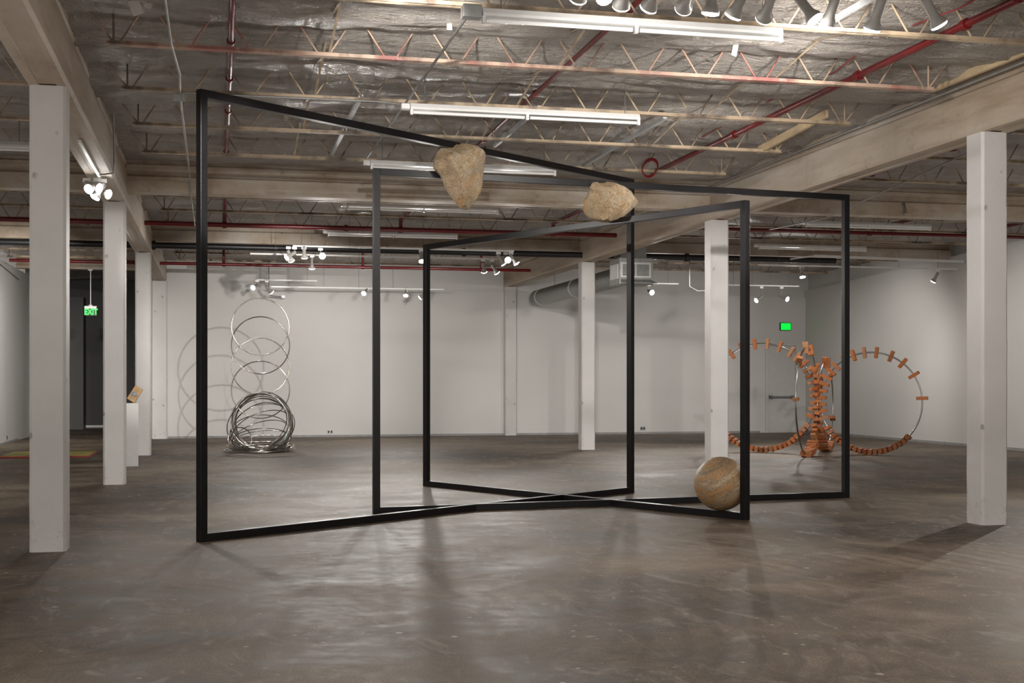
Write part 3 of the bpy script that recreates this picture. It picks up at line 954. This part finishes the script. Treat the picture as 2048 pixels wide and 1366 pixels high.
# --------------------------------------------------------------------------- signs, outlets
def lettering(text, size, loc, mat, parent, name='lettering'):
    cu = bpy.data.curves.new(name, 'FONT')
    cu.body = text
    cu.size = size
    cu.extrude = .003
    cu.align_x = 'CENTER'
    cu.align_y = 'CENTER'
    cu.space_character = .95
    cu.offset = .002
    cu.materials.append(mat)
    o = bpy.data.objects.new(name, cu)
    COL.objects.link(o)
    bpy.context.view_layer.update()
    me = bpy.data.meshes.new_from_object(o.evaluated_get(bpy.context.evaluated_depsgraph_get()))
    bpy.data.objects.remove(o)
    bpy.data.curves.remove(cu)
    o = bpy.data.objects.new(name, me)
    COL.objects.link(o)
    o.parent = parent
    o.location = loc
    o.rotation_euler = (PI / 2, 0, 0)
    return o

r = empty('exit_sign', (-3.035, 33.2, 3.085))
MB().box(-.145, .145, -.03, .03, .17, .235).build('sign_housing', M['white'], r, .004)
MB().box(-.145, .145, -.025, .025, 0, .17).build('sign_face', M['dgreen'], r)
lt = lettering('EXIT', .205, (.012, -.03, .083), M['letter'], r)
lt.scale = (.80, 1.0, 1.0)
ch = MB().add([(-.118, -.029, .088), (-.098, -.029, .12), (-.098, -.029, .056), (-.118, -.034, .088), (-.098, -.034, .12), (-.098, -.034, .056)], [(0, 1, 2), (5, 4, 3), (0, 3, 4, 1), (1, 4, 5, 2), (2, 5, 3, 0)])
ch.build('arrow', M['letter'], r)
MB().tube([(0, 0, .235), (0, 0, 1.13)], .012, 8).build('stem', M['white'], r)
MB().lathe([(.05, .235), (.05, .255), (.02, .275)], 16).build('canopy', M['white'], r)
MB().lathe([(.03, 1.10), (.07, 1.125), (.07, 1.14)], 16).build('ceiling_canopy', M['white'], r)
tag(r, 'green lit EXIT sign hanging on a stem in the dark opening', 'exit sign')

r = empty('exit_sign', (15.76, 33.735, 2.9))
MB().box(-.165, .165, -.05, .015, 0, .225).build('sign_housing', M['dgreen'], r, .004)
MB().box(-.145, .145, -.056, -.05, .02, .205).build('sign_face', M['green'], r)
tag(r, 'glowing green sign on the back wall above the exit door', 'exit sign')

def outlet(loc, rz, label):
    r = empty('wall_outlet', loc)
    r.rotation_euler = (0, 0, rz)
    MB().box(-.075, .075, -.012, 0, -.05, .05).build('cover_plate', M['galv'], r, .003)
    for sx in (-.036, .036):
        MB().box(sx - .02, sx + .02, -.016, -.012, -.03, .03).build('socket', M['dark'], r)
    tag(r, label, 'wall outlet', 'low wall outlets')

outlet((2.90, 33.75, .135), 0, 'low wall outlet on the back wall right of the ring tower')
outlet((11.51, 33.75, .15), 0, 'low wall outlet on the back wall right of the farthest column')
outlet((-4.8, 31.9, .14), PI / 2, 'low wall outlet on the left partition wall')

# --------------------------------------------------------------------------- the three crossing steel frames
BARW = .074
fs_root = tag(empty('steel_frame_sculpture', (3.8, 14.6, 0)), 'large sculpture of three crossing black steel frames on the floor', 'sculpture')


def steel_frame(p, q, h, lift, label):
    p, q = Vector((*p, 0)), Vector((*q, 0))
    fr = empty('rectangular_frame', (0, 0, 0))
    fr.parent = fs_root
    fr.location = -Vector(fs_root.location)
    tag(fr, label)
    u = (q - p).normalized()
    w = BARW
    zl = lift
    for e in (p + u * w / 2, q - u * w / 2):
        mb = MB().bar(e + Vector((0, 0, zl)), e + Vector((0, 0, h)), w, w, up=u)
        mb.build('post', M['steel'], fr, .003)
    for nm, z in (('top_rail', h - w / 2), ('bottom_rail', w / 2 + zl)):
        a = p + u * w + Vector((0, 0, z))
        b = q - u * w + Vector((0, 0, z))
        MB().bar(a, b, w, w).build(nm, M['steel'], fr, .003)


F1 = ((-.16, 11.98), (5.33, 16.06))
F2 = ((1.68, 14.085), (7.75, 14.755))
F3 = ((2.84, 17.71), (5.45, 12.575))
steel_frame(F1[0], F1[1], 4.12, 0.0, 'tallest frame')
steel_frame(F2[0], F2[1], 3.81, 0.0006, 'middle-height frame')
steel_frame(F3[0], F3[1], 3.37, 0.0012, 'lowest frame')


def boulder(name, d0, ctr_px, prof, kdepth, seed, label, sharp=2.3, cuts=()):
    """a stone loafed up from its outline seen square-on: prof is (height, left, right) in metres about the centre"""
    rows = 54
    nn = 72
    zs = [p[0] for p in prof]
    z0, z1 = zs[0], zs[-1]
    def ev(z):
        for a, b in zip(prof, prof[1:]):
            if a[0] >= z >= b[0]:
                k = (a[0] - z) / (a[0] - b[0]) if a[0] > b[0] else 0
                return a[1] + (b[1] - a[1]) * k, a[2] + (b[2] - a[2]) * k
        return prof[-1][1:]
    vs, fs = [], []
    for i in range(rows + 1):
        z = z0 + (z1 - z0) * i / rows
        l, rr = ev(z)
        c, hw = (l + rr) / 2, (rr - l) / 2
        hd = hw * kdepth * .6 + kdepth * .07
        for k in range(nn):
            a = 2 * PI * k / nn
            ca, sa = math.cos(a), math.sin(a)
            ca_ = math.copysign(abs(ca) ** (2 / sharp), ca)
            sa_ = math.copysign(abs(sa) ** (2 / sharp), sa)
            p = SIDE * (c + hw * ca_) + FWD * (hd * sa_) + Vector((0, 0, z))
            nv = Vector((p.x * 5 + seed, p.y * 5, p.z * 5))
            dsp = .012 * mnoise.fractal(nv, 1.0, 2.0, 5) + .004 * mnoise.noise(nv * 7)
            damp = min(1.0, hw / .06)
            vs.append(p + (SIDE * ca + FWD * sa) * dsp * damp + Vector((0, 0, .4 * dsp * damp)))
    # broken faces: shave the lump with planes (direction right / away / up, distance)
    for (nx, ny, nz), dist in cuts:
        pn = (SIDE * nx + FWD * ny + Vector((0, 0, nz))).normalized()
        for i, v in enumerate(vs):
            e = v.dot(pn) - dist
            if e > 0:
                vs[i] = v - pn * (e * (.93 + .05 * mnoise.noise(v * 14)))
    for i in range(rows):
        for k in range(nn):
            l = (k + 1) % nn
            fs.append((i * nn + k, (i + 1) * nn + k, (i + 1) * nn + l, i * nn + l))
    mb = MB().add(vs, fs, True)
    mb.add(vs[:nn], [tuple(range(nn))], True)
    mb.add(vs[-nn:], [tuple(reversed(range(nn)))], True)
    o = mb.build(name, M['stone'])
    o.location = ctr_px
    tag(o, label, 'boulder', 'tan stones held by the black frames')
    return o


def outline(rows, cx, cy, d):
    s = d / 2560
    return [((cy - y) * s, (l - cx) * s, (r - cx) * s) for y, l, r in rows]


B1 = [(288, 912, 922), (289, 900, 935), (292, 888, 955), (298, 879, 965), (306, 873, 971), (316, 870, 972), (328, 868, 970), (338, 867, 968), (343, 872, 967), (352, 880, 966),
      (366, 887, 965), (380, 894, 962), (390, 899, 958), (400, 907, 952), (408, 913, 947), (414, 918, 941), (418, 923, 937)]
o = boulder('boulder', 14.25, (0, 0, 0), outline(B1, 920, 350, 14.25), .95, 3.1, 'large tapering tan boulder wedged between the two tallest black frames', 2.2,
            (((-.5, -.8, -.32), .165), ((.25, -1, .05), .185), ((.75, -.65, -.1), .19), ((-.15, -.75, .75), .27), ((-.1, -.9, -.55), .215), ((.5, -.6, .7), .33), ((-.75, -.6, .45), .30), ((.4, -.8, -.7), .25)))
d = 14.25
lat = (920 - 1024) / 2560 * d
o.location = FWD * d + SIDE * lat + Vector((0, 0, EYE + (762 - 350) / 2560 * d))
B2 = [(364, 1195, 1212), (365, 1187, 1222), (368, 1183, 1230), (374, 1180, 1250), (382, 1177, 1262), (390, 1174, 1267), (396, 1171, 1272), (402, 1169, 1280), (407, 1168, 1279), (414, 1168, 1270),
      (421, 1168, 1262), (428, 1171, 1254), (434, 1176, 1246), (438, 1183, 1238), (441, 1192, 1228), (443, 1204, 1220)]
d = 14.92
o = boulder('boulder', d, (0, 0, 0), outline(B2, 1220, 404, d), 1.0, 8.7, 'smaller blunt tan boulder resting on the lowest frame top rail', 2.3,
            (((-.35, -.9, .28), .185), ((.55, -.8, .25), .17), ((.1, -.85, -.5), .185), ((-.6, -.75, -.2), .21), ((.75, -.6, -.4), .20), ((-.1, -.6, .8), .215), ((.35, -.6, -.75), .19)))
lat = (1220 - 1024) / 2560 * d
o.location = FWD * d + SIDE * lat + Vector((0, 0, EYE + (762 - 404) / 2560 * d))

t = .0635
bc = Vector((F3[1][0] + (F3[0][0] - F3[1][0]) * t, F3[1][1] + (F3[0][1] - F3[1][1]) * t, BARW + .289))
mb = MB()
vs, fs = [], []
R = .289
nu, nv = 72, 40
for i in range(nv + 1):
    th = PI * i / nv
    for k in range(nu):
        ph = 2 * PI * k / nu
        dv = Vector((math.sin(th) * math.cos(ph), math.sin(th) * math.sin(ph), math.cos(th)))
        vs.append(dv * (R + .0012 * mnoise.fractal(dv * 6, 1, 2, 4)))
for i in range(nv):
    for k in range(nu):
        l = (k + 1) % nu
        fs.append((i * nu + k, (i + 1) * nu + k, (i + 1) * nu + l, i * nu + l))
o = mb.add(vs, fs, True).build('stone_ball', M['ball'])
o.location = bc
o.rotation_euler = (0, -.62, .25)
tag(o, 'round banded tan stone ball sitting on the lowest frame bottom rail', 'stone ball')

# --------------------------------------------------------------------------- tower of steel rings
RC = Vector((.89, 27.05, 0))
rt = tag(empty('ring_tower_sculpture', RC), 'tall tower of thin polished steel rings, heaped at its foot, before the back wall', 'sculpture')


def steel_ring(c, R, yaw, tilt, rr=.0115, roll=0.0):
    """upright ring turned by yaw and laid back by tilt"""
    q = Matrix.Rotation(yaw, 3, 'Z') @ Matrix.Rotation(-tilt, 3, 'X') @ Matrix.Rotation(roll, 3, 'Y')
    path = []
    for i in range(72):
        a = 2 * PI * i / 72
        path.append(Vector(c) + q @ Vector((R * math.cos(a), 0, R * math.sin(a))))
    MB().tube(path, rr, 8, True).build('steel_ring', M['chrome'], rt)


R = .592
for z, yw, tl, dy in ((2.595, .10, .05, .03), (2.205, -.08, -.04, -.03), (1.77, .09, .05, .03), (1.285, -.06, .03, -.03)):
    steel_ring((0, dy, z), R, yw, tl)
rnd = random.Random(4)
for k in range(8):
    tl = .10 + .05 * k * (1 if k % 2 else -.6)
    z = R * math.cos(tl) + .02 + (.03 if k < 4 else 0)
    steel_ring((-.02 + .012 * k + rnd.uniform(-.02, .04), .05 * (k - 3.5), z), R * rnd.uniform(.97, 1.03), rnd.uniform(-.25, .25), tl)
for k in range(10):
    tl = (.55 + .10 * k) * (1 if k % 3 else -1)
    Rk = R * rnd.uniform(1.0, 1.10)
    z = Rk * abs(math.cos(tl)) + .015 + .012 * (k % 3)
    steel_ring((rnd.uniform(-.06, .08), rnd.uniform(-.10, .10), z), Rk, rnd.uniform(-.7, .7), tl, .0095)
for dx, tl, z in ((-.10, 1.48, .07), (.06, 1.52, .05), (.0, 1.56, .02), (.04, 1.45, .10), (-.04, 1.50, .13)):
    steel_ring((dx, rnd.uniform(-.06, .06), z), R * 1.08, rnd.uniform(-1, 1), tl)
steel_ring((-.42, -.05, .26), .25, .3, .15)

# --------------------------------------------------------------------------- hoops threaded with bricks
HC = FWD * 25.75 + SIDE * (612 / 2560 * 25.75)
hs_root = tag(empty('brick_hoop_sculpture', (HC.x, HC.y, 0)), 'sculpture of four upright steel hoops threaded with orange bricks, by the right wall', 'sculpture')
brick_mesh = None


def brick_hoop(ldir, R, lean=0.0, seed=0, gap=.05, dense=(-58, 47), jt=1.0, tops=(93, 121, 143, 158, 172, 186, 199, 212, 223)):
    global brick_mesh
    hp = empty('hoop', (0, 0, 0))
    hp.parent = hs_root
    u = (SIDE * ldir[0] + FWD * ldir[1]).normalized()          # from the centre outward
    nrm = Vector((0, 0, 1)).cross(u).normalized()
    zc = .062 + R
    up = (Vector((0, 0, 1)) + nrm * lean).normalized()
    c = u * (R + gap) + Vector((0, 0, .062)) + up * R
    def at(a):                                             # a from the bottom, outward positive
        return c + u * (R * math.sin(a)) - up * (R * math.cos(a))
    MB().tube([at(2 * PI * i / 96) for i in range(96)], .0155, 8, True).build('steel_hoop', M['hoop'], hp)
    rn = random.Random(seed)
    angs = []
    a = dense[0]
    while a < dense[1]:
        angs.append((a, True))
        a += 100.0 / (R * 1000) * 180 / PI
    for a in tops:
        angs.append((a + rn.uniform(-2, 2), False))
    a = 232.0
    while a < 360 + dense[0] - 5:
        angs.append((a, False))
        a += 140.0 / (R * 1000) * 180 / PI
    for a, low in angs:
        ar = math.radians(a)
        tang = (u * math.cos(ar) + up * math.sin(ar)).normalized()
        rad = (at(ar) - c).normalized()
        crs = tang.cross(rad).normalized()
        if brick_mesh is None:
            o = MB().box(-.11, .11, -.054, .054, -.032, .032).build('brick', M['brick'], hp, .005)
            brick_mesh = o
        else:
            o = copy_part(brick_mesh, hp)
        if low:
            X, Yv = crs, -rad
        else:
            X, Yv = rad, crs
        Mx = Matrix((X, Yv, tang)).transposed()
        if Mx.determinant() < 0:
            Mx = Matrix((X, -Yv, tang)).transposed()
        jit = Matrix.Rotation(rn.uniform(-.10, .10) * jt, 3, 'Z') @ Matrix.Rotation(rn.uniform(-.06, .06) * jt, 3, 'X') @ Matrix.Rotation(rn.uniform(-.06, .06) * jt, 3, 'Y')
        o.matrix_local = Matrix.Translation(at(ar)) @ (Mx @ jit).to_4x4()
    return hp

brick_hoop((-1.10, .50), 1.085, 0.0, 1)
brick_hoop((1.02, -.50), .985, 0.0, 2)
brick_hoop((-.50, -1.10), 1.03, 0.0, 3, .05, (-34, 8), 3.0, (93, 137, 172, 199))
brick_hoop((.47, 1.10), .90, 0.0, 4, .05, (-58, 30), 1.2, (72, 140, 168, 191))

# --------------------------------------------------------------------------- plinth, block, mat
o = MB().box(-.115, .115, -.115, .115, 0, 1.085).build('plinth', M['white'], None, .003)
o.location = (-1.435, 22.99, 0)
o.rotation_euler = (0, 0, .10)
tag(o, 'narrow white plinth half hidden behind the second left column', 'plinth')
r = empty('tilted_stone_block', (-1.395, 22.93, 1.09))
bl = MB().box(-.075, .075, -.05, .05, 0, .27).build('block', M['block'], r, .008)
il = MB().lathe([(.001, .0), (.03, .004), (.055, .0), (.058, -.01), (.05, -.02)], 20, Matrix.Translation((-.01, -.052, .13)) @ Matrix.Rotation(PI / 2, 4, 'X') @ Matrix.Scale(.75, 4, (0, 1, 0))).build('stone_inlay', M['inlay'], r)
tag(il, 'grey speckled oval inlay')
tag(r, 'tan stone block with a grey oval, balanced at a tilt on the plinth', 'stone block')
r.rotation_euler = (0, math.radians(32), 0)
r.location = (-1.44, 22.95, 1.125)
r = empty('floor_panel', (-2.9, 26.7, 0))
MB().box(-1.1, .50, -.85, .78, 0.03, .036).build('printed_top', M['matyellow'], r)
MB().box(-1.12, .52, -.87, .80, 0, .03).build('panel_edge', M['matred'], r, .004)
tag(r, 'low flat panel with a yellow top and red edge on the floor, left of the columns', 'floor panel')

# --------------------------------------------------------------------------- light
def spot(name, loc, target, watts, angle=60, blend=.8, size=.05, color=(1, .955, .90)):
    l = bpy.data.lights.new(name, 'SPOT')
    l.energy = watts
    l.color = color
    l.spot_size = math.radians(angle)
    l.spot_blend = blend
    l.shadow_soft_size = size
    o = bpy.data.objects.new(name, l)
    COL.objects.link(o)
    o.location = loc
    o.rotation_mode = 'QUATERNION'
    o.rotation_quaternion = Vector((0, 0, -1)).rotation_difference((Vector(target) - Vector(loc)).normalized())
    return o

WARM = (1, .93, .85)
# near row and added unseen spots, lighting the frames, boulders and right beam
spot('near_row_and_fill_lamp', (1.2, 8.7, 4.1), (2.7, 14.1, 3.8), 520, 60)
spot('near_row_and_fill_lamp', (5.2, 8.7, 4.1), (4.5, 14.4, 3.6), 480, 60)
spot('near_row_and_fill_lamp', (4.3, 8.7, 4.05), (7.6, 13.6, 4.25), 260, 80, 1, .1)  # added to brighten the right beam
spot('near_row_and_fill_lamp', (4.6, 12.5, 3.6), (7.6, 17.5, 4.25), 150, 90, 1, .1)  # added mid-air fill for the right beam, on no track
# added tight spots without fixtures that brighten the farther columns
for bx, by, tx, ty, tz, bw, ba in ((1.0, 8.8, XL, 19.0, 1.8, 1500, 26), (.5, 13.6, XL, 26.3, 1.8, 1500, 22), (4.6, 8.8, XR, 19.0, 1.8, 1700, 24), (5.0, 17.0, XR, 26.3, 1.8, 1300, 30)):
    spot('column_fill_spot', (bx, by, 4.12), (tx, ty, tz), bw, ba, .6, .05)
spot('near_row_and_fill_lamp', (3.3, 8.1, 3.85), (4.2, 11.5, 0), 160, 110, 1, .1, WARM)
spot('near_row_and_fill_lamp', (2.5, 7.95, 3.9), (2.3, 4.5, 0), 60, 120, 1, .1, WARM)
spot('near_row_and_fill_lamp', (4.05, 8.0, 3.85), (5.6, 6.0, 0), 60, 120, 1, .1, WARM)
spot('near_row_and_fill_lamp', (5.1, 8.2, 3.9), (8.3, 8.6, 0), 100, 120, 1, .1, WARM)
spot('near_row_and_fill_lamp', (3.0, 8.5, 3.85), (3.2, 10.4, 4.35), 60, 120, 1, .1)
spot('near_row_and_fill_lamp', (4.6, 8.5, 3.85), (4.8, 10.4, 4.4), 60, 120, 1, .1)
# left cluster
spot('left_cluster_lamp', (-1.55, 16.2, 3.70), (-4.8, 17.5, .8), 240, 100, 1, .06)
spot('left_cluster_lamp', (-1.20, 16.4, 3.70), (3.0, 13.5, .3), 330, 110, .9, .06)
# middle tracks
spot('middle_track_lamp', (1.15, 23.9, 3.62), (-3.0, 21.5, .5), 220, 120, 1, .06)
spot('middle_track_lamp', (1.92, 23.85, 3.75), (2.5, 15, .3), 330, 80, .9, .06)
spot('middle_track_lamp', (3.80, 23.9, 3.62), (3.6, 19.5, 0), 380, 120, 1, .06)
spot('middle_track_lamp', (5.46, 23.85, 3.72), (6.5, 15, .3), 340, 80, .9, .06)
spot('middle_track_lamp', (5.75, 24.1, 3.62), (8.0, 23.0, .5), 180, 120, 1, .06)
for x, tx, pw in ((2.2, 1.6, 250), (3.6, 3.4, 360), (5.4, 5.8, 360)):
    spot('middle_track_lamp', (x, 25.9, 3.62), (tx, 33.7, 1.6), pw, 75, 1, .1)
spot('ring_shadow_lamp', (1.85, 18.75, 3.62), (.8, 28.0, 2.0), 1700, 40, .7, .03)
# back wall
spot('back_wall_lamp', (.85, 31.2, 3.62), (.7, 27.3, .8), 180, 80, 1, .05)
spot('back_wall_lamp', (3.5, 31.5, 3.5), (2.6, 27.5, 0), 190, 120, 1, .05)
spot('back_wall_lamp', (4.62, 31.7, 3.5), (4.4, 29.5, 0), 190, 120, 1, .05)
# right bay
spot('right_bay_lamp', (9.6, 29.1, 3.46), (8.2, 26.0, 0), 150, 120, 1, .06)
spot('right_bay_lamp', (10.16, 29.0, 3.5), (10.4, 22.5, .6), 180, 110, 1, .06)
spot('right_bay_lamp', (12.18, 29.2, 3.4), (11.5, 24, .8), 180, 100, 1, .06)
spot('right_bay_lamp', (13.9, 29.3, 3.4), (13.6, 25.0, .5), 160, 120, 1, .06)
spot('right_bay_lamp', (12.42, 25.6, 3.6), (12.2, 24.3, 0), 150, 120, 1, .06)
spot('right_bay_lamp', (10.5, 20.0, 3.9), (11.2, 25.5, 1.0), 330, 60, .8, .06)
for p, tg_, wv in (((12.5, 26.5, 3.7), (16.4, 28.5, 1.8), 330), ((12.0, 22.5, 3.8), (16.4, 23.5, 1.8), 320), ((10.5, 26.6, 3.7), (10.5, 33.7, 1.6), 290), ((13.8, 26.6, 3.7), (14.2, 33.7, 1.8), 190)):
    spot('right_bay_lamp', p, tg_, wv, 80, 1, .1)
spot('right_bay_lamp', (10.5, 12.5, 3.8), (14.0, 17.0, 0), 240, 130, 1, .1, WARM)
# left bay: added spots without fixtures, brightening the partition wall
spot('left_wall_fill_spot', (-2.7, 21.8, 3.6), (-4.8, 30.5, 1.8), 2000, 50, 1, .1)
spot('left_wall_fill_spot', (-2.6, 28.0, 3.6), (-4.8, 33.0, 1.6), 420, 80, 1, .1)
spot('right_bay_lamp', (12.6, 16.4, 3.9), (6.2, 10.0, 0), 520, 70, .8, .05, WARM)
# added upward spots near the floor, standing in for light bounced onto the ceiling
for ux, uy, uw in ((.6, 6.0, 70), (3.2, 5.0, 90), (6.0, 6.0, 80), (.6, 10.5, 100), (3.2, 9.6, 100), (6.0, 10.5, 120), (1.0, 16.5, 85), (3.6, 18.5, 85), (6.2, 16.5, 95), (1.2, 22.5, 70), (3.6, 22.0, 70),
                   (6.2, 22.5, 70), (2.0, 29.5, 55), (5.0, 29.5, 55), (-3.2, 10.0, 70), (-3.2, 15.0, 70), (-3.2, 21.0, 70), (10.5, 12.0, 80), (13.5, 15.0, 80), (10.5, 18.0, 80), (12.8, 21.5, 80), (10.5, 24.0, 50), (13.5, 28.5, 45)):
    spot('bounce_fill_spot', (ux, uy, .45), (ux, uy + .25, 4.6), uw * .70, 150, 1, .25, (1, .94, .87))

wd = bpy.data.worlds.new('world')
scene.world = wd
wd.use_nodes = True
bg = wd.node_tree.nodes['Background']
bg.inputs['Color'].default_value = (1.0, .94, .88, 1)
bg.inputs['Strength'].default_value = 1.1

# --------------------------------------------------------------------------- view
vsn = scene.view_settings
vsn.view_transform = 'Standard'
vsn.look = 'None'
vsn.gamma = 1.0
vsn.exposure = 0.1
vsn.use_curve_mapping = False
cy = scene.cycles
cy.use_denoising = True
cy.max_bounces = 6
cy.diffuse_bounces = 4
cy.glossy_bounces = 3
cy.sample_clamp_indirect = 4.0
cy.caustics_reflective = False
cy.caustics_refractive = False
